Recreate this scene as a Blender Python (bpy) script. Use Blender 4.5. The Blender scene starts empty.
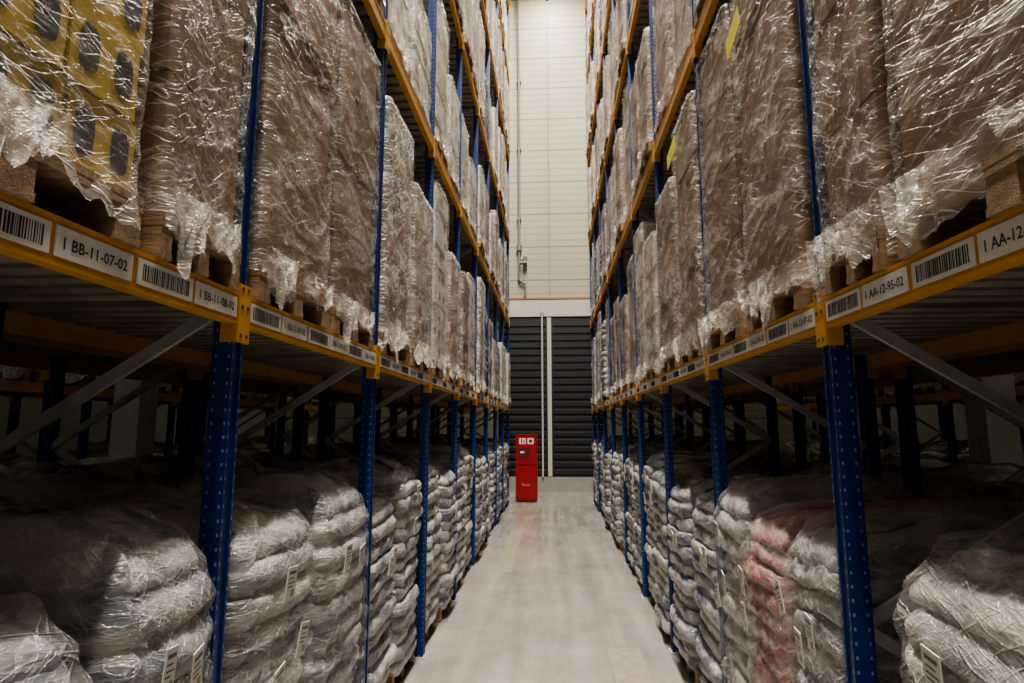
import bpy, math, random
from mathutils import Vector, Matrix, noise
random.seed(7)
S=bpy.context.scene
COL=S.collection

# ------------------------------------------------------------ mesh builder
class MB:
    def __init__(s): s.v=[];s.f=[];s.m=[];s.s=[]
    def add(s,vs,fs,mat=0,smooth=False):
        o=len(s.v); s.v+= [tuple(p) for p in vs]
        for f in fs:
            s.f.append([o+i for i in f]); s.m.append(mat); s.s.append(smooth)
    def box(s,a,b,mat=0,M=None):
        x0,x1=sorted((a[0],b[0]));y0,y1=sorted((a[1],b[1]));z0,z1=sorted((a[2],b[2]))
        vs=[Vector(p) for p in [(x0,y0,z0),(x1,y0,z0),(x1,y1,z0),(x0,y1,z0),(x0,y0,z1),(x1,y0,z1),(x1,y1,z1),(x0,y1,z1)]]
        if M: vs=[M@p for p in vs]
        s.add(vs,[(0,3,2,1),(4,5,6,7),(0,1,5,4),(1,2,6,5),(2,3,7,6),(3,0,4,7)],mat)
    def bar(s,p,q,w,t,mat=0):
        p=Vector(p);q=Vector(q);d=(q-p);L=d.length;d.normalize()
        side=Vector((0,1,0)); 
        if abs(d.dot(side))>.9: side=Vector((1,0,0))
        up=d.cross(side).normalized(); side=up.cross(d).normalized()
        vs=[]
        for c in (p,q):
            for a,b in ((-1,-1),(1,-1),(1,1),(-1,1)):
                vs.append(c+side*(a*t/2)+up*(b*w/2))
        s.add(vs,[(0,1,2,3),(7,6,5,4),(0,4,5,1),(1,5,6,2),(2,6,7,3),(3,7,4,0)],mat)
    def cyl(s,p,q,r,mat=0,n=14):
        p=Vector(p);q=Vector(q);d=(q-p).normalized()
        a=d.orthogonal().normalized();b=d.cross(a)
        vs=[];
        for c in (p,q):
            for i in range(n):
                t=2*math.pi*i/n; vs.append(c+a*math.cos(t)*r+b*math.sin(t)*r)
        s.add(vs,[(i,(i+1)%n,n+(i+1)%n,n+i) for i in range(n)],mat,True)
        s.add(vs,[tuple(range(n))[::-1],tuple(range(n,2*n))],mat)
    def mesh(s,name,mats):
        me=bpy.data.meshes.new(name); me.from_pydata(s.v,[],s.f)
        for m in mats: me.materials.append(m)
        me.polygons.foreach_set('material_index',s.m)
        me.polygons.foreach_set('use_smooth',s.s)
        me.update(); return me
def obj(name,data,loc=(0,0,0),rz=0,parent=None,scale=(1,1,1)):
    o=bpy.data.objects.new(name,data); COL.objects.link(o)
    o.location=loc;o.rotation_euler=(0,0,rz);o.scale=scale
    if parent: o.parent=parent
    return o

# ------------------------------------------------------------ materials
def mat(name,col,rough=.5,metal=0,bump=0,bscale=20,var=0,vscale=5,coat=0,spec=None,stretch=(1,1,1),bdist=.01,alts=None):
    m=bpy.data.materials.new(name);m.use_nodes=True
    N=m.node_tree.nodes;L=m.node_tree.links;b=N['Principled BSDF']
    b.inputs['Base Color'].default_value=(*col,1);b.inputs['Roughness'].default_value=rough
    b.inputs['Metallic'].default_value=metal;b.inputs['Coat Weight'].default_value=coat
    tc=N.new('ShaderNodeTexCoord');mp=N.new('ShaderNodeMapping');mp.inputs['Scale'].default_value=stretch
    L.new(tc.outputs['Object'],mp.inputs[0])
    if var:
        n=N.new('ShaderNodeTexNoise');n.inputs['Scale'].default_value=vscale;n.inputs['Detail'].default_value=4
        L.new(mp.outputs[0],n.inputs['Vector'])
        r=N.new('ShaderNodeValToRGB');r.color_ramp.elements[0].position=.3;r.color_ramp.elements[1].position=.7
        base=(1,1,1) if alts else col
        r.color_ramp.elements[0].color=(*[c*(1-var) for c in base],1);r.color_ramp.elements[1].color=(*[c*(1+var) for c in base],1)
        L.new(n.outputs['Fac'],r.inputs[0]);o=r.outputs[0]
        if alts:   # goods colour differs from pallet to pallet
            oi=N.new('ShaderNodeObjectInfo');q=N.new('ShaderNodeValToRGB');q.color_ramp.interpolation='CONSTANT'
            e=q.color_ramp.elements;e[0].color=(*col,1);e[1].position=1/(len(alts)+1);e[1].color=(*alts[0],1)
            for k,a in enumerate(alts[1:]): x=e.new((k+2)/(len(alts)+1));x.color=(*a,1)
            L.new(oi.outputs['Random'],q.inputs[0])
            mx=N.new('ShaderNodeMix');mx.data_type='RGBA';mx.blend_type='MULTIPLY';mx.inputs[0].default_value=1
            L.new(q.outputs[0],mx.inputs[6]);L.new(o,mx.inputs[7]);o=mx.outputs[2]
        L.new(o,b.inputs['Base Color'])
    if bump:
        n=N.new('ShaderNodeTexNoise');n.inputs['Scale'].default_value=bscale;n.inputs['Detail'].default_value=5
        L.new(mp.outputs[0],n.inputs['Vector'])
        bp=N.new('ShaderNodeBump');bp.inputs['Strength'].default_value=bump;bp.inputs['Distance'].default_value=bdist
        L.new(n.outputs['Fac'],bp.inputs['Height']);L.new(bp.outputs[0],b.inputs['Normal'])
    return m

def film(name,lo,hi,tint=(.80,.77,.72),solid=None,rough=.2,sc=1.0,simple=False,dist=.0022,wid=1.0,low=.16,smooth=0):
    """stretch film: clear plastic with thin creases, hazy and with painted white highlights; with `solid` the film lies tight on coloured sacks."""
    m=bpy.data.materials.new(name);m.use_nodes=True
    N=m.node_tree.nodes;L=m.node_tree.links;b=N['Principled BSDF'];out=N['Material Output']
    tc=N.new('ShaderNodeTexCoord');oi=N.new('ShaderNodeObjectInfo')
    def M(op,a,c=None,clamp=False):
        n=N.new('ShaderNodeMath');n.operation=op;n.use_clamp=clamp
        for k,v in ((0,a),(1,c)):
            if v is None: continue
            if isinstance(v,(int,float)): n.inputs[k].default_value=v
            else: L.new(v,n.inputs[k])
        return n.outputs[0]
    cb=N.new('ShaderNodeCombineXYZ');rr=M('MULTIPLY',oi.outputs['Random'],37)
    for i in range(3): L.new(rr,cb.inputs[i])
    va=N.new('ShaderNodeVectorMath');va.operation='ADD';L.new(tc.outputs['Object'],va.inputs[0]);L.new(cb.outputs[0],va.inputs[1])
    def nz(rot,s,scale,det=2,dis=0):
        mr=N.new('ShaderNodeMapping');mr.inputs['Rotation'].default_value=rot;L.new(va.outputs[0],mr.inputs[0])
        mp=N.new('ShaderNodeMapping');mp.inputs['Scale'].default_value=s;L.new(mr.outputs[0],mp.inputs[0])
        n=N.new('ShaderNodeTexNoise');n.inputs['Scale'].default_value=scale*sc;n.inputs['Detail'].default_value=det
        n.inputs['Roughness'].default_value=.55;n.inputs['Distortion'].default_value=dis
        L.new(mp.outputs[0],n.inputs['Vector']);return n.outputs['Fac']
    def crease(n,w):
        a=M('ABSOLUTE',M('SUBTRACT',n,.5))
        r=N.new('ShaderNodeMapRange');r.inputs[1].default_value=0;r.inputs[2].default_value=w*wid;r.inputs[3].default_value=1;r.inputs[4].default_value=0
        L.new(a,r.inputs[0]);return r.outputs[0]
    big=nz((0,0,0),(1,1,1.6),2.3,1)
    patch=N.new('ShaderNodeMapRange');patch.inputs[1].default_value=.42;patch.inputs[2].default_value=.66;L.new(big,patch.inputs[0])
    c1=crease(nz((.30,.30,0),(1,1,7),2.6),.022)
    if simple:
        c2=crease(nz((-.5,-.45,.2),(1,1,6),4.2),.03)
        cs=M('MAXIMUM',c1,c2);h=M('ADD',c1,c2)
    else:
        c2=crease(nz((-.45,-.45,.2),(1,1,6.5),3.8),.024)
        fine=crease(nz((.12,.12,0),(1,1,4.5),9,2),.05)
        cs=M('MAXIMUM',M('MAXIMUM',c1,c2),M('MULTIPLY',fine,M('ADD',M('MULTIPLY',patch.outputs[0],.6),.12)))
        h=M('ADD',M('ADD',c1,c2),M('ADD',M('MULTIPLY',fine,.6),M('MULTIPLY',nz((.3,.2,0),(1,1,2.8),6,2),3.0)))
    if smooth:
        h=M('ADD',M('MULTIPLY',h,.45),M('MULTIPLY',nz((.2,.9,0),(1,1,1.5),6,3,.7),smooth))
    glint_haze=M('ADD',M('MULTIPLY',cs,.8),M('MULTIPLY',patch.outputs[0],.25),True)  # crease highlights painted as whiter film, on top of its own haze
    bp=N.new('ShaderNodeBump');bp.inputs['Strength'].default_value=1;bp.inputs['Distance'].default_value=dist
    L.new(h,bp.inputs['Height']);L.new(bp.outputs[0],b.inputs['Normal'])
    b.inputs['Roughness'].default_value=rough;b.inputs['Specular IOR Level'].default_value=.8
    mr=N.new('ShaderNodeMapRange');mr.inputs[3].default_value=lo;mr.inputs[4].default_value=hi
    L.new(glint_haze,mr.inputs[0]);fac=mr.outputs[0]
    if solid is None:
        sx=N.new('ShaderNodeSeparateXYZ');L.new(tc.outputs['Object'],sx.inputs[0])
        zr=N.new('ShaderNodeMapRange');zr.inputs[1].default_value=.12;zr.inputs[2].default_value=.26
        zr.inputs[3].default_value=low;zr.inputs[4].default_value=0;L.new(sx.outputs[2],zr.inputs[0])
        fac=M('ADD',fac,zr.outputs[0],True)
        b.inputs['Base Color'].default_value=(*tint,1)
        t=N.new('ShaderNodeBsdfTransparent');t.inputs[0].default_value=(.95,.94,.93,1)
        mix=N.new('ShaderNodeMixShader');L.new(fac,mix.inputs[0]);L.new(t.outputs[0],mix.inputs[1]);L.new(b.outputs[0],mix.inputs[2])
        L.new(mix.outputs[0],out.inputs[0])
    else:
        v=N.new('ShaderNodeTexNoise');v.inputs['Scale'].default_value=3.0;v.inputs['Detail'].default_value=2
        mp=N.new('ShaderNodeMapping');mp.inputs['Scale'].default_value=(1,1,3.0)
        L.new(va.outputs[0],mp.inputs[0]);L.new(mp.outputs[0],v.inputs['Vector'])
        r=N.new('ShaderNodeValToRGB');r.color_ramp.interpolation='EASE'
        r.color_ramp.elements[0].position=.38;r.color_ramp.elements[1].position=.6
        r.color_ramp.elements[0].color=(*solid[0],1);r.color_ramp.elements[1].color=(*solid[1],1)
        L.new(v.outputs['Fac'],r.inputs[0])
        mc=N.new('ShaderNodeMix');mc.data_type='RGBA'
        L.new(fac,mc.inputs[0]);L.new(r.outputs[0],mc.inputs[6]);mc.inputs[7].default_value=(*tint,1)
        L.new(mc.outputs[2],b.inputs['Base Color'])
    return m

WOOD=mat('pallet_wood',(.27,.18,.105),.7,bump=.3,bscale=30,var=.35,vscale=6,stretch=(1,6,6))
CARD=mat('cardboard',(.205,.122,.072),.75,var=.2,vscale=4)
CARDL=mat('cardboard_light',(.34,.28,.21),.75,var=.3,vscale=4,alts=[(.20,.12,.075),(.42,.36,.28),(.25,.16,.10),(.36,.13,.10),(.50,.47,.41),(.17,.11,.075)])
WHITEB=mat('white_goods',(.56,.54,.49),.6,var=.3,vscale=4,alts=[(.36,.30,.23),(.62,.60,.56),(.22,.15,.10),(.50,.49,.47)])
YEL=mat('yellow_carton',(.55,.39,.06),.6,var=.2)
DARKP=mat('dark_print',(.05,.052,.07),.4)
TAPE=mat('carton_tape',(.20,.135,.08),.35)
SEAM=mat('carton_shadow_gap',(.07,.045,.03),.9)
PAPER=mat('paper_label',(.65,.63,.58),.7)
YPAPER=mat('yellow_paper_label',(.80,.72,.05),.7)
REDB=mat('red_goods',(.30,.07,.065),.5,var=.3)
FILM=film('stretch_film',.05,.54,rough=.17)
FILMF=film('stretch_film_far',.08,.60,simple=True,rough=.2,wid=1.3,tint=(.84,.81,.76),dist=.005)
FILMW=film('stretch_film_dense',.18,.76,simple=True,rough=.2,wid=1.4,tint=(.86,.84,.79),dist=.005)
FILMY=film('stretch_film_clear',.06,.48)
FLAP=film('stretch_film_loose',.10,.55,sc=1.3,rough=.15)
FILMS=film('sack_hood_film',.09,.30,tint=(.80,.79,.76),low=0,sc=.8,wid=1.5,dist=.010,rough=.13,simple=True,smooth=4)
SACKW=film('sack_film_white',.0,.55,tint=(.64,.63,.60),solid=((.17,.175,.185),(.43,.425,.41)),rough=.24,dist=.005,smooth=2.5)
SACKB=film('sack_film_grey',.0,.55,tint=(.60,.59,.56),solid=((.085,.10,.14),(.37,.365,.35)),rough=.24,dist=.005,smooth=2.5)
SACKR=film('sack_film_red',.0,.5,tint=(.58,.48,.46),solid=((.36,.03,.05),(.46,.24,.23)),rough=.24,dist=.005,smooth=2.5)
MATS=[WOOD,CARD,CARDL,WHITEB,YEL,DARKP,TAPE,SEAM,PAPER,YPAPER,REDB,FILM,FILMW,SACKW,SACKB,SACKR,FLAP,FILMF,FILMY,FILMS]
ix={m.name:i for i,m in enumerate(MATS)}
I=lambda m: ix[m.name]

# ------------------------------------------------------------ pallet loads
def pallet(mb,w=.8,d=1.2,inset=0):
    y0=-w/2
    for k in (0,.5,1):
        yc=y0+.05+k*(w-.1)
        mb.box((-inset,yc-.05,0),(-d,yc+.05,.022))
        for q in (0,.5,1):
            xc=-.0725-q*(d-.145)-(inset if q==0 else 0)
            mb.box((xc-.07,yc-.048,.022),(xc+.07,yc+.048,.10))
    for q in (0,.5,1):
        xc=-.0725-q*(d-.145)-(inset if q==0 else 0); mb.box((xc-.072,y0,.10),(xc+.072,-y0,.122))
    n=5
    for i in range(n):
        yc=y0+.06+i*(w-.12)/(n-1); mb.box((-inset,yc-.06,.122),(-d,yc+.06,.144))

def rrect(x0,x1,y0,y1,r,n):
    W=x1-x0-2*r;H=y1-y0-2*r;P=2*(W+H)+2*math.pi*r
    pts=[]
    q=math.pi*r/2
    for i in range(n):
        s=P*i/n;a=s
        for (L,typ,k) in ((H,'l',0),(q,'a',0),(W,'l',1),(q,'a',1),(H,'l',2),(q,'a',2),(W,'l',3),(q,'a',3)):
            if a<=L: break
            a-=L
        if typ=='l':
            p,nn=[((x1,y0+r+a),(1,0)),((x1-r-a,y1),(0,1)),((x0,y1-r-a),(-1,0)),((x0+r+a,y0),(0,-1))][k]
        else:
            cx,cy,t0=[(x1-r,y1-r,0),(x0+r,y1-r,math.pi/2),(x0+r,y0+r,math.pi),(x1-r,y0+r,1.5*math.pi)][k]
            t=t0+a/r;nn=(math.cos(t),math.sin(t));p=(cx+r*nn[0],cy+r*nn[1])
        pts.append((p[0],p[1],nn[0],nn[1],s))
    return pts
def shell(mb,x0,x1,y0,y1,zs,r,nu,disp,mi,capz,ragged=None,capr=14):
    pts=rrect(x0,x1,y0,y1,r,nu);vs=[];nv=len(zs)
    for j,z in enumerate(zs):
        for (px,py,nx,ny,s) in pts:
            d,dx,dy,dz=disp(s,z,j,px,py)
            zz=z+dz
            if ragged and j<4:
                zz=z+ragged(s)*(4-j)/4
            vs.append((px+nx*d+dx,py+ny*d+dy,max(.012,zz)))
    cx,cy=(x0+x1)/2,(y0+y1)/2
    base=vs[-nu:]
    rings=capr
    for k in range(1,rings+1):
        sc=1-k/rings*.98
        for (bx,by,bz) in base:
            X=cx+(bx-cx)*sc;Y=cy+(by-cy)*sc
            vs.append((X,Y,bz+capz(X,Y,k/rings)))
    tot=nv+rings
    fs=[]
    for j in range(tot-1):
        for i in range(nu):
            a=j*nu+i;b=j*nu+(i+1)%nu
            fs.append((a,b,b+nu,a+nu))
    fs.append(tuple((tot-1)*nu+i for i in range(nu)))
    mb.add(vs,fs,mi,True)

def carton_load(name,h,w=.8,d=1.2,nz=5,ny=2,nx=3,cm=CARD,fm=None,seed=1,yellow=False,labels=0,hero=False,stick=None):
    if fm is None: fm=FILM if hero else FILMF
    R=random.Random(seed);mb=MB();pallet(mb,w,d)
    z0=.144;hz=(h-z0)/nz;wy=(w-.04)/ny;dx=(d-.03)/nx
    for k in range(nz):
        ox=R.uniform(-.018,.006);oy=R.uniform(-.012,.012)
        for j in range(ny):
            for i in range(nx):
                xa=-.015-i*dx+ox;ya=-w/2+.02+j*wy+oy;za=z0+k*hz
                g=.006
                M=Matrix.Translation((xa-dx/2,ya+wy/2,za))@Matrix.Rotation(R.uniform(-.015,.015),4,'Z')
                if not yellow and not hero and k==nz-1 and R.random()<.25 : continue
                mb.box((-dx/2+g,-wy/2+g,.003),(dx/2-g,wy/2-g,hz-.005),I(cm),M)
                if not yellow:
                    if i==0 and cm is CARD: mb.box((dx/2-g,-.03,.002),(dx/2-g+.0015,.03,hz*.25),I(TAPE),M)
                    if i==0 and cm is not CARD: mb.box((dx/2-g,-wy*.3,hz*.3),(dx/2-g+.0015,wy*.1,hz*.7),I(R.choice((TAPE,PAPER,REDB))),M)
                else:
                    fx=dx/2-g+.002
                    nb=2
                    for q in range(nb):
                        for face in (0,1):
                            if face and j!=0: continue
                            L=wy if face==0 else dx
                            c=-L/2+L*(q+.5)/nb;ew=L/nb*(.27 if face==0 else .17);eh=hz*.29;vs=[]
                            for t in range(18):
                                a=2*math.pi*t/18
                                ca,sa=math.cos(a),math.sin(a)
                                u=c+ew*math.copysign(abs(ca)**.6,ca);v=hz*.5+eh*math.copysign(abs(sa)**.6,sa)
                                p=Vector((fx,u,v)) if face==0 else Vector((u,-wy/2+g-.002,v))
                                vs.append(M@p)
                            mb.add(vs,[tuple(range(18))],I(DARKP))
    zb=.075;st=.016 if hero else .045;n=max(26,int((h-zb)/st));zs=[zb+(h+.012-zb)*j/n for j in range(n+1)]
    nu=300 if hero else 130
    so=seed*11.3
    def ridge(x,y,z): return max(0,1-abs(noise.noise(Vector((x,y,z))))*6)
    def disp(s,z,j,px,py):
        a=noise.noise(Vector((s*1.8+z*1.6+so,z*2.5,so)))
        v=.014+a*.012
        if hero: v+=.006*ridge(s*1.6+z*1.5,z*6-s*2,so)+.004*ridge(s*2.2-z*2,z*10+s*3,so+3)
        else: v+=.008*ridge(s*1.8+z*1.5,z*5-s*2,so)
        if z<.22: v+=(.22-z)*.21*(.40+1.2*noise.noise(Vector((s*5,z*3,so)))+.7*noise.noise(Vector((s*15,z*5,so))))
        return v,0,0,0
    rg=lambda s:.12*noise.noise(Vector((s*3,so,0)))+.06*noise.noise(Vector((s*8,so,4)))+.022*noise.noise(Vector((s*30,so,4)))
    shell(mb,-d+.005,-.012,-w/2+.012,w/2-.012,zs,.035,nu,disp,I(fm),lambda X,Y,k:(-.05*k if not hero else 0)+.04*noise.noise(Vector((X*4,Y*4,so))),rg,capr=6)
    for q in range(3 if hero else 1):
        yy=R.uniform(-w/2,w/2-.3);ln=R.uniform(.12,.26);wd=R.uniform(.18,.36);vs=[];fs=[];A=26;B=14
        for a in range(A+1):
            for b in range(B+1):
                u=a/A;v=b/B
                edge=math.sin(math.pi*min(1,max(0,u)))**.5*(.9+.6*noise.noise(Vector((u*3,0,q+so)))+.35*noise.noise(Vector((u*12,2,q+so))))+.05
                ruf=.018*v*math.sin(u*13+q+3*noise.noise(Vector((u*3,v*2,so))))+.013*noise.noise(Vector((u*6,v*5,q+so)))
                vs.append((.020+.02*v+ruf,yy+u*wd*(1-.2*v)+.015*noise.noise(Vector((u*4,v*4,so+9))),.23-v*ln*edge))
        for a in range(A):
            for b in range(B):
                k=a*(B+1)+b;fs.append((k,k+B+1,k+B+2,k+1))
        mb.add(vs,fs,I(FLAP),True)
    for q in range(labels):
        yy=R.uniform(-w/2+.1,w/2-.25);zz=R.uniform(.7,h-.4);t=R.uniform(-.2,.2)
        M=Matrix.Translation((.026,yy,zz))@Matrix.Rotation(t,4,'X')
        mb.box((0,0,0),(.002,.105,.15),I(PAPER),M)
    if stick:
        for (yy,zz,sy,sz,rot) in stick:
            M=Matrix.Translation((.042,yy,zz))@Matrix.Rotation(rot,4,'X')
            mb.box((0,-sy/2,-sz/2),(.002,sy/2,sz/2),I(YPAPER),M)
    return mb.mesh(name,MATS)

def sack_load(name,h,w=.8,d=1.2,fm=SACKW,seed=1,lh=.12,tags=2,soft=0.0,hood=False):
    R=random.Random(seed);mb=MB();pallet(mb,w,d,inset=.07)
    z0=.10;nl=round((h-z0)/lh);lh=(h-z0)/nl;rows=10
    sh=[(R.uniform(-.026,.018),R.uniform(-.022,.022),R.uniform(-.016,.008)) for _ in range(nl+1)]
    zs=[z0+(h-z0)*j/(nl*rows) for j in range(nl*rows+1)]
    so=seed*7.7
    def ridge(x,y,z): return max(0,1-abs(noise.noise(Vector((x,y,z))))*5)
    def disp(s,z,j,px,py):
        l=min(nl-1,j//rows);u=(j-l*rows)/rows
        wob=.35*noise.noise(Vector((s*3,l*3.1,so)))
        uu=min(1,max(0,u+wob*math.sin(math.pi*u)))
        bl=max(0,math.sin(math.pi*uu))**.55
        off=.21*(l%2)+sh[l][0]*4
        v=((s+off)/.41)%1
        bh=max(0,math.sin(math.pi*v))**.3
        k=1-soft*(.5+.8*noise.noise(Vector((s*2,z*2,so+7))))
        dd=-.040+.044*k*bl*(.45+.55*bh)+sh[l][2]*k+.030*noise.noise(Vector((s*2.4,z*3,so)))
        dd+=.006*ridge(s*2+z*5,z*5-s*3,so)+.005*ridge(s*5-z*5,z*6+s*4,so+2)+.003*noise.noise(Vector((s*16,z*22,so)))
        top=(z-z0)/(h-z0)
        if top>.88: dd-= ((top-.88)/.12)**2*.09
        dz=.045*noise.noise(Vector((s*2.2,l*.5,so+4)))*min(1,top*4)
        return dd,sh[l][0],sh[l][1],dz
    def cap(X,Y,k):
        return .06*min(1,k*3)**.7+.05*noise.noise(Vector((X*3.5,Y*4.5,so)))+.006*(ridge(X*5,Y*4,so+2)+ridge(X*3+Y*4,Y*7,so))
    shell(mb,-d+.01,0,-w/2,w/2,zs,.12,220,disp,I(fm),cap,capr=18)
    if hood:   # loose translucent hood pulled over the sacks
        n=100;zz=[.04+(h+.01-.04)*j/n for j in range(n+1)]
        def dh(s,z,j,px,py):
            top=(z-z0)/(h-z0)
            v=.006+.013*noise.noise(Vector((s*2.2,z*2.0,so+1)))+.009*noise.noise(Vector((s*9,z*1.6,so+3)))+.009*ridge(s*3+z*2,z*4,so+8)+.007*ridge(s*4-z*3,z*5,so+5)+.008*math.sin((z-z0)/lh*2*math.pi-1.57)
            if top>.86: v-=((top-.86)/.14)**2*.085
            return v,0,0,.045*noise.noise(Vector((s*2.2,z*4,so+4)))*min(1,max(0,top)*4)
        shell(mb,-d+.0,.01,-w/2-.01,w/2+.01,zz,.13,260,dh,I(FILMS),lambda X,Y,k:.02+.06*min(1,k*3)**.7+.05*noise.noise(Vector((X*3.5,Y*4.5,so)))+.012*noise.noise(Vector((X*11,Y*11,so)))+.012*ridge(X*4+Y*3,Y*4,so+5),
              lambda s:.05*noise.noise(Vector((s*5,so,1))),capr=20)
    for q in range(tags):
        yy=R.uniform(-w/2+.1,w/2-.2);zz=R.uniform(h-.75,h-.25);t=R.uniform(-.35,.35)
        M=Matrix.Translation((.042 if hood else .020,yy,zz))@Matrix.Rotation(t,4,'X')@Matrix.Rotation(.08,4,'Y')
        mb.box((-.004,0,0),(0,.10,.14),I(PAPER),M)
        for (a,b,c,e) in ((.015,.11,.085,.122),(.015,.09,.07,.095),(.015,.072,.085,.077),(.015,.056,.06,.061),(.055,.018,.085,.045)):
            mb.box((0,a,b),(.0008,c,e),I(TAPE if a>.02 else DARKP),M)
    return mb.mesh(name,MATS)

heroA=carton_load('brown_carton_load_h1',2.05,nz=4,ny=2,seed=1,hero=True)
heroB=carton_load('brown_carton_load_h2',2.02,nz=3,ny=1,nx=2,seed=12,hero=True)
heroC=carton_load('brown_carton_load_h3',2.06,nz=5,ny=2,nx=3,seed=15,hero=True,stick=[(-.22,1.66,.26,.12,.25)])
brown=[carton_load('brown_carton_load_a',2.05,nz=5,seed=1),
       carton_load('brown_carton_load_b',1.95,nz=4,ny=2,nx=2,seed=2,labels=1),
       carton_load('brown_carton_load_c',1.7,nz=6,ny=2,seed=3)]
light=[carton_load('light_carton_load_a',1.9,nz=7,cm=CARDL,fm=FILMW,seed=4),
       carton_load('light_carton_load_b',1.6,nz=5,cm=WHITEB,fm=FILMW,seed=5),
       carton_load('light_carton_load_c',2.0,nz=9,ny=3,cm=WHITEB,seed=6,labels=1),
       carton_load('light_carton_load_d',1.8,nz=8,ny=2,cm=CARDL,seed=14),
       carton_load('light_carton_load_e',1.45,nz=6,ny=2,cm=WHITEB,seed=24,labels=1)]
stickl=carton_load('brown_carton_load_f',2.0,nz=8,ny=2,seed=34,stick=[(-.2,1.78,.36,.13,.1)])
redc=carton_load('red_carton_load',1.5,nz=7,ny=3,cm=REDB,fm=FILMW,seed=9)
yellow=carton_load('yellow_carton_load',1.9,nz=8,ny=3,cm=YEL,fm=FILMY,seed=8,yellow=True,hero=True)
sacks=[sack_load('sack_load_a',1.72,seed=1,lh=.135),sack_load('sack_load_b',1.66,fm=SACKB,seed=2,soft=.6),
       sack_load('sack_load_c',1.78,seed=3,lh=.12,soft=.4),sack_load('sack_load_d',1.60,fm=SACKB,seed=4,soft=.3)]
hs=[sack_load('hooded_sack_load_a',1.68,seed=11,lh=.13,hood=True,tags=3),sack_load('hooded_sack_load_b',1.62,fm=SACKB,seed=12,lh=.12,soft=.3,hood=True,tags=3),
    sack_load('hooded_sack_load_c',1.72,fm=SACKB,seed=13,lh=.14,soft=.2,hood=True,tags=2)]
sackr=sack_load('red_sack_load',1.6,fm=SACKR,seed=5,lh=.11,soft=.3,hood=True)
tall=[sack_load('tall_sack_load_a',1.9,seed=6,lh=.13,tags=1,soft=.6)]

XL,XR=1.20,1.09
PR=random.Random(99)
def place(me,side,y0,y1,z,row=0,xoff=0,zs=1):
    kind='wrapped_sack_pallet' if 'sack' in me.name else 'wrapped_carton_pallet'
    yc=(y0+y1)/2;sc=(y1-y0)/.84
    X=(XL if side<0 else XR)-.03+row+xoff
    return obj(kind,me,(side*X,yc,z),(0 if side<0 else math.pi)+PR.uniform(-.010,.010),scale=(1,sc,zs))

# ------------------------------------------------------------ racks
BLUE=mat('rack_blue_paint',(.005,.028,.145),.38,var=.12,vscale=8)
HOLE=mat('rack_slot',(.17,.23,.38),.5)
ORNG=mat('rack_orange_paint',(.56,.28,.045),.42,var=.1,vscale=6)
GALV=mat('galvanised_steel',(.40,.405,.40),.5,metal=.2,var=.2,vscale=9)
SLAT=mat('deck_slat',(.27,.24,.20),.7,var=.3,vscale=5)
BLK=mat('barcode_black',(.02,.02,.02),.6)
LAB=mat('location_label_white',(.60,.59,.56),.5)
STEEL=mat('bolt_steel',(.4,.4,.4),.35,metal=1)
RM=[BLUE,HOLE,ORNG,GALV,SLAT,LAB,BLK,STEEL]
Z1=2.48;PITCH=2.4;NL=6;BH=.12;TOP=16.0
tcache={}
def textmesh(t):
    if t in tcache: return tcache[t]
    cu=bpy.data.curves.new('t','FONT');cu.body=t;cu.size=1;cu.resolution_u=2;cu.offset=.012
    o=bpy.data.objects.new('t',cu);COL.objects.link(o);bpy.context.view_layer.update()
    me=o.to_mesh();vs=[v.co.copy() for v in me.vertices];fs=[tuple(p.vertices) for p in me.polygons]
    o.to_mesh_clear();bpy.data.objects.remove(o)
    w=max(v.x for v in vs)if vs else 1
    tcache[t]=(vs,fs,w);return tcache[t]

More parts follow.
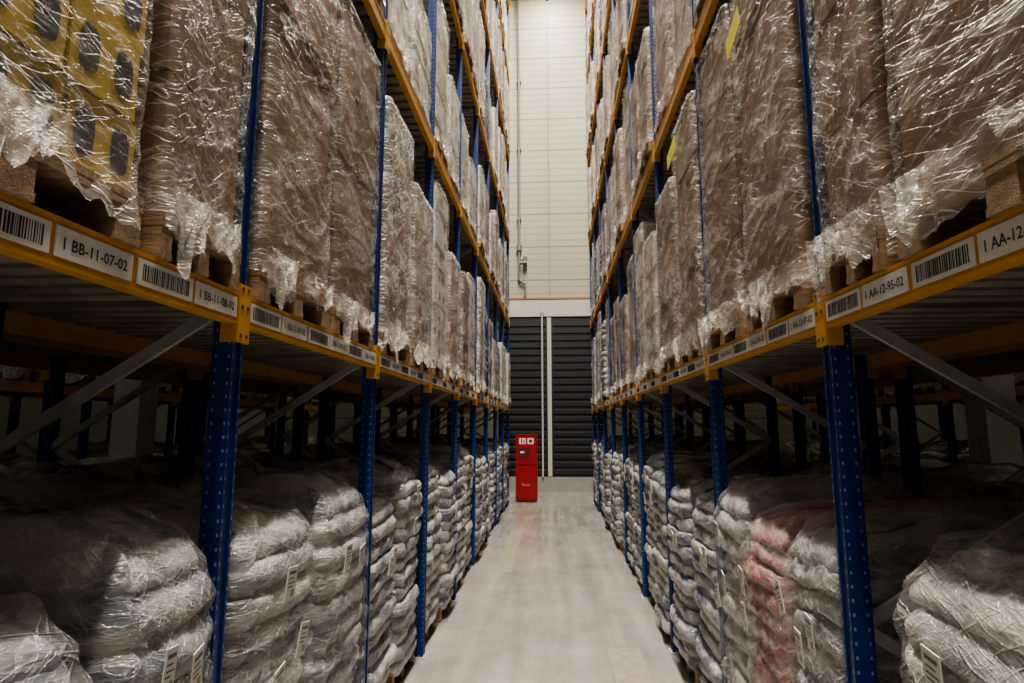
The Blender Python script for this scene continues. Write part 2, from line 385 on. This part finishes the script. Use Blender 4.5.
def rack(side,Xf,ys,detail=True,levels=NL,nearlabels=4):
    root=obj('pallet_rack',None)
    X=lambda d:side*(Xf+d)
    up=MB();bm=MB();br=MB();dk=MB();lb=MB()
    top=Z1+PITCH*(levels-1)+1.2
    for k,y in enumerate(ys):
        for d in (0,1.0):
            up.box((X(d+.008),y-.024,0),(X(d+.016),y+.024,top))
            up.box((X(d),y-.038,0),(X(d+.075),y-.024,top))
            up.box((X(d),y+.024,0),(X(d+.075),y+.038,top))
            up.box((X(d+.068),y-.045,0),(X(d+.075),y-.02,top));up.box((X(d+.068),y+.02,0),(X(d+.075),y+.045,top))
            up.box((X(d-.02),y-.07,0),(X(d+.1),y+.07,.008),3)
            for by in (-.055,.055): up.cyl((X(d+.04),y+by,.008),(X(d+.04),y+by,.03),.009,7,8)
            if detail and d==0 and k<6:
                n=int(min(top,7.5)/.05)
                for q in range(2,n):
                    z=q*.05
                    for yy in (-.031,.031):
                        up.box((X(d-.0008),y+yy-.003,z),(X(d),y+yy+.003,z+.012),1)
                    for dd in (.012,.062):
                        up.box((X(d+dd-.004),y-.0388,z),(X(d+dd+.004),y-.038,z+.012),1)
        f=True
        br.bar((X(.06),y,.15),(X(1.0),y,.15),.035,.03)
        z=.15
        while z+.6<top:
            a,b=(.06,1.01) if f else (1.01,.06)
            br.bar((X(a),y+(.012 if f else -.012),z),(X(b),y+(.012 if f else -.012),z+.6),.045,.022)
            f=not f;z+=.6
    for i in range(len(ys)-1):
        a,b=ys[i]+.04,ys[i+1]-.04
        for l in range(levels):
            z=Z1+l*PITCH
            for d,s in ((-.012,1),(1.05,1)):
                bm.box((X(d),a,z),(X(d+.045),b,z+BH))
                bm.box((X(d-.003),a,z),(X(d),b,z+.012));bm.box((X(d-.003),a,z+BH-.012),(X(d),b,z+BH))
                for e,yy in ((a,ys[i]),(b,ys[i+1])):
                    bm.box((X(d-.008),min(e,yy),z-.07),(X(d),max(e,yy)+(0),z+BH+.035))
                    bm.box((X(d-.006),e-.006,z-.07),(X(d+.06),e+.006,z+BH+.035))
                    for zz in (-.05,.06,.13): bm.box((X(d-.010),(e+yy)/2-.008,z+zz),(X(d-.008),(e+yy)/2+.008,z+zz+.014),4)
            n=13
            for q in range(n):
                yy=a+.06+(b-a-.12)*q/(n-1)
                dk.box((X(.034),yy-.042,z+BH-.03),(X(1.05),yy+.042,z+BH-.004))
        if nearlabels:
            m=3;pw=(b-a)/m
            for q in range(m):
                y0=a+q*pw+.012;y1=a+(q+1)*pw-.012;zc=Z1+.022;zt=Z1+BH-.022
                mid=(y0+y1)/2
                xf=-.0165
                for (u0,u1) in ((y0,mid-.008),(mid+.008,y1)):
                    lb.box((X(-.0125),u0,zc),(X(xf),u1,zt),0)
                barr=(y0+.02,mid-.028) if side<0 else (mid+.028,y1-.02)
                R=random.Random(i*10+q)
                yy=barr[0]
                while yy<barr[1]:
                    wv=R.choice((.002,.004,.006));lb.box((X(xf-.0006),yy,zc+.013),(X(xf),min(yy+wv,barr[1]),zt-.013),1);yy+=wv+R.choice((.003,.004,.005))
                if i<nearlabels:
                    t=('1 BB-11-%02d-02'%(7+(q+2)%3) if side<0 else '1 AA-12-%02d-02'%(97-q))
                    vs,fs,w=textmesh(t);tw=abs(y1-mid)-.045;sc=tw/w;hs_=.042
                    if side<0: P=lambda v:(X(xf-.0008),mid+.024+v.x*sc,zc+.023+v.y*hs_)
                    else: P=lambda v:(X(xf-.0008),mid-.024-v.x*sc,zc+.023+v.y*hs_)
                    lb.add([P(v) for v in vs],fs,1)
    obj('uprights',up.mesh('uprights',RM),parent=root)
    obj('beams',bm.mesh('beams',[ORNG,HOLE,ORNG,GALV,DARKP]),parent=root)
    obj('braces',br.mesh('braces',[GALV]),parent=root)
    obj('deck_slats',dk.mesh('deck_slats',[SLAT]),parent=root)
    if nearlabels: obj('location_labels',lb.mesh('location_labels',[LAB,BLK]),parent=root)
    return root

YL=[2.2+1.79*i for i in range(-2,9)]
YR=[2.45+1.8*i for i in range(-2,9)]
for side,Xf,ys in ((-1,XL,YL),(1,XR,YR)):
    rack(side,Xf,ys)
    rack(side,Xf+1.25,ys,detail=False,levels=3,nearlabels=0)
    rack(side,Xf+4.9,ys,detail=False,levels=2,nearlabels=0)

R=random.Random(23)
L1=Z1+BH
yl=YL;yr=YR
def bayfill(side,ys,i,z,choices,row=0,jit=.05,zv=.0):
    a,b=ys[i]+.06,ys[i+1]-.06;m=(a+b)/2
    for (p,q) in ((a,m-.03),(m+.03,b)):
        place(R.choice(choices),side,p+R.uniform(0,.04),q-R.uniform(0,.04),z,row,R.uniform(-.02,jit),1-R.uniform(0,zv))
# left level 1
place(brown[0],-1,yl[0]+.05,.60,L1)
place(yellow,-1,.76,1.60,L1,0,.0)
place(heroA,-1,1.66,2.14,L1)
place(heroB,-1,2.27,3.06,L1); place(heroA,-1,3.12,3.90,L1,0,.01,.97)
place(light[0],-1,yl[3]+.06,yl[3]+.86,L1);place(light[1],-1,yl[3]+.94,yl[4]-.06,L1)
place(light[2],-1,yl[4]+.06,yl[4]+.86,L1);place(redc,-1,yl[4]+.94,yl[5]-.06,L1)
# right level 1
place(heroB,1,.98,1.88,L1);place(heroA,1,1.95,2.38,L1)
place(heroC,1,2.56,3.34,L1);place(heroA,1,3.42,4.18,L1)
place(stickl,1,yr[3]+.06,yr[3]+.86,L1);place(brown[2],1,yr[3]+.94,yr[4]-.06,L1)
mixL=light+light+brown+tall+brown
mixR=brown+brown+light+[redc]+tall+[light[2]]
for i in range(5,10): bayfill(-1,yl,i,L1,light+tall+[brown[2]],zv=.18)
for i in range(4,10): bayfill(1,yr,i,L1,mixR,zv=.18)
# ground
place(hs[1],-1,.80,1.60,.009);place(hs[2],-1,1.66,2.13,.009)
place(hs[0],-1,2.27,3.05,.009);place(hs[2],-1,3.12,3.91,.009)
for i in range(3,10): bayfill(-1,yl,i,.009,sacks,zv=.06)
place(hs[2],1,.60,1.32,.009);place(hs[0],1,1.42,2.10,.009,0,.0)
place(hs[1],1,2.50,3.02,.009);place(sackr,1,3.07,3.60,.009);place(hs[0],1,3.65,4.19,.009)
for i in range(3,10): bayfill(1,yr,i,.009,sacks,zv=.06)
# upper levels
for l in range(1,NL):
    z=L1+l*PITCH
    for i in range(0 if l==1 else 1,10):
        bayfill(-1,yl,i,z,mixL,zv=.25);bayfill(1,yr,i,z,mixR,zv=.25)
# racks behind
for side,ys in ((-1,yl),(1,yr)):
    for i in range(0,10):
        bayfill(side,ys,i,.009,sacks,1.28,.0)
        bayfill(side,ys,i,L1,light+brown,1.28,.0)
        if i>2: bayfill(side,ys,i,.009,sacks,4.93,.0)
        bayfill(side,ys,i,L1,light+brown,4.93,.0)

# ------------------------------------------------------------ room
YW=19.7;H=18.0;WX=9.5;YB=-6
def floor_mat():
    m=bpy.data.materials.new('polished_concrete');m.use_nodes=True
    N=m.node_tree.nodes;L=m.node_tree.links;b=N['Principled BSDF']
    tc=N.new('ShaderNodeTexCoord')
    n=N.new('ShaderNodeTexNoise');n.inputs['Scale'].default_value=1.3;n.inputs['Detail'].default_value=9;n.inputs['Roughness'].default_value=.7
    L.new(tc.outputs['Object'],n.inputs['Vector'])
    mp=N.new('ShaderNodeMapping');mp.inputs['Scale'].default_value=(4,.3,1);L.new(tc.outputs['Object'],mp.inputs[0])
    n2=N.new('ShaderNodeTexNoise');n2.inputs['Scale'].default_value=1.3;n2.inputs['Detail'].default_value=4;L.new(mp.outputs[0],n2.inputs['Vector'])
    r=N.new('ShaderNodeValToRGB');r.color_ramp.elements[0].position=.3;r.color_ramp.elements[1].position=.72
    r.color_ramp.elements[0].color=(.235,.224,.205,1);r.color_ramp.elements[1].color=(.37,.357,.332,1);L.new(n.outputs['Fac'],r.inputs[0])
    r2=N.new('ShaderNodeValToRGB');r2.color_ramp.elements[0].position=.35;r2.color_ramp.elements[1].position=.65
    r2.color_ramp.elements[0].color=(.86,.845,.82,1);r2.color_ramp.elements[1].color=(1.05,1.045,1.03,1);L.new(n2.outputs['Fac'],r2.inputs[0])
    mx=N.new('ShaderNodeMix');mx.data_type='RGBA';mx.blend_type='MULTIPLY';mx.inputs[0].default_value=1
    L.new(r.outputs[0],mx.inputs[6]);L.new(r2.outputs[0],mx.inputs[7]);L.new(mx.outputs[2],b.inputs['Base Color'])
    mr=N.new('ShaderNodeMapRange');mr.inputs[1].default_value=.3;mr.inputs[2].default_value=.7;mr.inputs[3].default_value=.10;mr.inputs[4].default_value=.30;L.new(n2.outputs['Fac'],mr.inputs[0])
    L.new(mr.outputs[0],b.inputs['Roughness']);b.inputs['Specular IOR Level'].default_value=.9
    b.inputs['Coat Weight'].default_value=.2;b.inputs['Coat Roughness'].default_value=.15
    return m
def wall_mat():
    m=bpy.data.materials.new('sandwich_panel_wall');m.use_nodes=True
    N=m.node_tree.nodes;L=m.node_tree.links;b=N['Principled BSDF'];b.inputs['Roughness'].default_value=.55
    tc=N.new('ShaderNodeTexCoord');sx=N.new('ShaderNodeSeparateXYZ');L.new(tc.outputs['Object'],sx.inputs[0])
    def lines(pitch,wd):
        a=N.new('ShaderNodeMath');a.operation='DIVIDE';a.inputs[1].default_value=pitch;L.new(sx.outputs[2],a.inputs[0])
        f=N.new('ShaderNodeMath');f.operation='FRACT';L.new(a.outputs[0],f.inputs[0])
        g=N.new('ShaderNodeMath');g.operation='GREATER_THAN';g.inputs[1].default_value=wd;L.new(f.outputs[0],g.inputs[0]);return g.outputs[0]
    a=lines(1.15,.04);c=lines(.23,.16)
    r2=N.new('ShaderNodeMix');r2.data_type='RGBA';L.new(c,r2.inputs[0]);r2.inputs[6].default_value=(.255,.245,.18,1);r2.inputs[7].default_value=(.335,.325,.24,1)
    r=N.new('ShaderNodeMix');r.data_type='RGBA';L.new(a,r.inputs[0]);r.inputs[6].default_value=(.17,.165,.13,1);L.new(r2.outputs[2],r.inputs[7])
    L.new(r.outputs[2],b.inputs['Base Color']);return m
FL=floor_mat();WM=wall_mat()
DW=mat('side_wall_paint',(.25,.25,.24),.7,var=.05)
CE=mat('ceiling_sheet',(.3,.3,.28),.7)
def single(name,a,b,m):
    mb=MB();mb.box(a,b);return obj(name,mb.mesh(name,[m]))
single('floor',(-WX,YB,-.2),(WX,YW+.3,0),FL)
single('ceiling',(-WX,YB,H),(WX,YW+.3,H+.2),CE)
single('wall_far',(-WX,YW,0),(WX,YW+.3,H),WM)
single('wall_left',(-WX-.2,YB,0),(-WX,YW+.3,H),DW)
single('wall_right',(WX,YB,0),(WX+.2,YW+.3,H),DW)
single('wall_near',(-WX,YB-.2,0),(WX,YB,H),DW)
SH=mat('shutter_dark',(.011,.013,.015),.45,var=.15)
WP=mat('white_trim',(.44,.43,.38),.5)
GR=mat('grey_plinth',(.25,.25,.23),.7,var=.1)
RL=mat('reddish_trim',(.30,.14,.10),.6)
def shutter(name,x0,x1):
    mb=MB();mb.box((x0,YW-.05,.5),(x1,YW-.001,5.62),0)
    z=.5
    while z<5.45:
        vs=[(x0+.05,YW-.05,z+.01),(x1-.05,YW-.05,z+.01),(x0+.05,YW-.10,z+.05),(x1-.05,YW-.10,z+.05),(x0+.05,YW-.10,z+.17),(x1-.05,YW-.10,z+.17),(x0+.05,YW-.05,z+.21),(x1-.05,YW-.05,z+.21)]
        mb.add(vs,[(0,1,3,2),(2,3,5,4),(4,5,7,6),(0,2,4,6),(1,7,5,3)],0);z+=.24
    mb.box((x0,YW-.13,.48),(x0+.05,YW-.05,5.62),0);mb.box((x1-.05,YW-.13,.48),(x1,YW-.05,5.62),0)
    obj(name,mb.mesh(name,[SH]))
shutter('door_1',-1.75,-.17);shutter('door_2',-.03,1.7)
single('trim_1',(-.16,YW-.14,.48),(-.04,YW-.02,5.62),WP)
single('trim_2',(-2.2,YW-.12,5.66),(2.2,YW-.001,6.22),WP)
single('trim_3',(-2.2,YW-.14,6.24),(2.2,YW-.001,6.30),RL)
single('baseboard_far',(-3,YW-.16,0),(3,YW-.002,.46),GR)
single('trim_4',(-.09,YW-.03,6.4),(-.05,YW-.001,H-.1),GR)
mb=MB()
PX=-1.08
mb.cyl((PX,YW-.15,6.9),(PX,YW-.15,H-.3),.045);mb.cyl((PX,YW-.15,6.9),(PX+.2,YW-.15,6.75),.045);mb.cyl((PX+.2,YW-.15,6.75),(PX+.2,YW-.15,6.32),.04)
mb.cyl((PX,YW-.15,7.9),(PX,YW-.15,8.1),.09);mb.cyl((PX+.2,YW-.15,7.3),(PX+.2,YW-.15,7.7),.07);mb.cyl((PX,YW-.15,7.6),(PX+.2,YW-.15,7.6),.03)
mb.cyl((PX+.02,YW-.3,7.45),(PX+.26,YW-.3,7.45),.06,0)
for z in (9,11.5,14): mb.box((PX-.07,YW-.2,z),(PX+.07,YW-.001,z+.05))
DG=mat('dark_pipe',(.06,.06,.06),.4)
PG=mat('pipe_grey',(.16,.16,.15),.45)
obj('sprinkler_riser_pipe',mb.mesh('riser',[PG,REDB]))
mb=MB();mb.cyl((-.05,14.0,13.0),(-.05,14.0,H-.002),.016);mb.cyl((-.05,14.0,12.9),(-.05,14.0,13.0),.045);mb.box((-.09,13.96,12.85),(-.01,14.04,12.9))
obj('sprinkler_drop',mb.mesh('sprinkler_drop',[DG]))
mb=MB();mb.cyl((-.33,YW-.22,.463),(-.33,YW-.22,5.9),.03);mb.box((-.38,YW-.26,5.75),(-.28,YW-.125,5.80))
obj('conduit_pipe',mb.mesh('conduit',[WP]))
COLM=mat('concrete_column',(.44,.43,.40),.8,var=.08)
for x in (-5.25,5.0):
    mb=MB();mb.box((x-.17,7.1,0),(x+.17,7.44,H-.002));mb.box((x-.2,7.07,0),(x+.2,7.47,.12));obj('building_column',mb.mesh('column',[COLM]))

# fire cabinet
RED=mat('fire_red_paint',(.24,.008,.012),.4,var=.06);DRED=mat('dark_red',(.09,.005,.007),.5)
root=obj('fire_extinguisher_cabinet',None,(-.74,17.0,0))
mb=MB();mb.box((-.30,-.13,.06),(.30,.13,1.82));mb.box((-.26,-.10,0),(.26,.10,.06),1);mb.box((-.31,-.14,1.80),(.31,.14,1.84))
obj('body',mb.mesh('cab_body',[RED,DRED]),parent=root)
mb=MB();mb.box((-.27,-.15,.12),(.27,-.13,.98));mb.box((-.27,-.15,1.02),(.27,-.13,1.77));mb.box((.20,-.165,.5),(.23,-.15,.64),1)
mb.box((-.22,-.154,1.18),(.1,-.150,1.48),1)
obj('doors',mb.mesh('cab_doors',[RED,DRED]),parent=root)
mb=MB();mb.box((-.20,-.156,1.58),(-.02,-.151,1.74));mb.box((.03,-.156,1.58),(.20,-.151,1.74));
mb.box((-.15,-.158,1.60),(-.11,-.156,1.72),1);mb.box((-.08,-.158,1.60),(-.05,-.156,1.70),1);mb.cyl((.115,-.159,1.66),(.115,-.156,1.66),.05,1)
mb.box((-.17,-.156,1.33),(-.06,-.1541,1.38))
vs,fs,w=textmesh('Feuer')
mb.add([(-.12+v.x*.22/w,-.152,.45+v.y*.08) for v in vs],fs,2)
obj('signs',mb.mesh('cab_signs',[PAPER,RED,mat('faded_lettering',(.45,.25,.22),.6)]),parent=root)

TP=mat('worn_floor_patch',(.30,.268,.215),.3,var=.2,vscale=12)
def patch(x0,x1,y0,y1):
    mb=MB();n=14
    ring=[(x0+(x1-x0)*t/n,y0) for t in range(n)]+[(x1,y0+(y1-y0)*t/n) for t in range(n)]+[(x1-(x1-x0)*t/n,y1) for t in range(n)]+[(x0,y1-(y1-y0)*t/n) for t in range(n)]
    vs=[(x+.012*noise.noise(Vector((x*20,y*20,0))),y+.012*noise.noise(Vector((x*20,y*20,3))),.0015) for x,y in ring]
    mb.add(vs,[tuple(range(len(vs)))],0);obj('floor_patch',mb.mesh('floor_patch',[TP]))
patch(.50,.80,4.9,6.1);patch(-.86,-.62,9.0,12.5)

# ------------------------------------------------------------ lights
FX=mat('lamp_housing',(.6,.6,.58),.4)
EM=bpy.data.materials.new('lamp_diffuser');EM.use_nodes=True
b=EM.node_tree.nodes['Principled BSDF'];b.inputs['Emission Color'].default_value=(1,.95,.86,1);b.inputs['Emission Strength'].default_value=6
def lamp(x,y,z,P,lx=.3,ly=1.5,col=(1,.93,.815)):
    mb=MB();mb.box((-lx/2-.03,-ly/2-.03,.02),(lx/2+.03,ly/2+.03,.12));mb.box((-lx/2,-ly/2,.008),(lx/2,ly/2,.02),1)
    mb.cyl((0,-ly/3,.12),(0,-ly/3,H-z-.004),.006);mb.cyl((0,ly/3,.12),(0,ly/3,H-z-.004),.006)
    o=obj('high_bay_lamp',mb.mesh('lamp',[FX,EM]),(x,y,z))
    ld=bpy.data.lights.new('lamp_light','AREA');ld.shape='RECTANGLE';ld.size=lx;ld.size_y=ly;ld.energy=P;ld.color=col
    l=obj('light',ld,(0,0,0),parent=o)
for y,P in ((-3,1250),(0,1350),(3,1350),(6,1000),(9,900),(12,860),(15,740),(18,360)): lamp(.05,y,17.4,P)
for y in (4,12): 
    lamp(-4.7,y,17.4,120);lamp(4.6,y,17.4,120)  # unseen dim lamps over the side aisles, added to lift the ambient light
w=bpy.data.worlds.new('world');S.world=w;w.use_nodes=True
w.node_tree.nodes['Background'].inputs[0].default_value=(.02,.02,.022,1)
try: S.view_settings.look='AgX - Medium High Contrast'
except Exception as e: print(e)

# ------------------------------------------------------------ camera
cam=bpy.data.cameras.new('camera');cam.sensor_width=36;cam.lens=21.1;cam.clip_start=.02
co=obj('camera',cam,(0,0,2.1));co.rotation_euler=(math.radians(90+7.93),0,math.radians(3.87))
S.camera=co
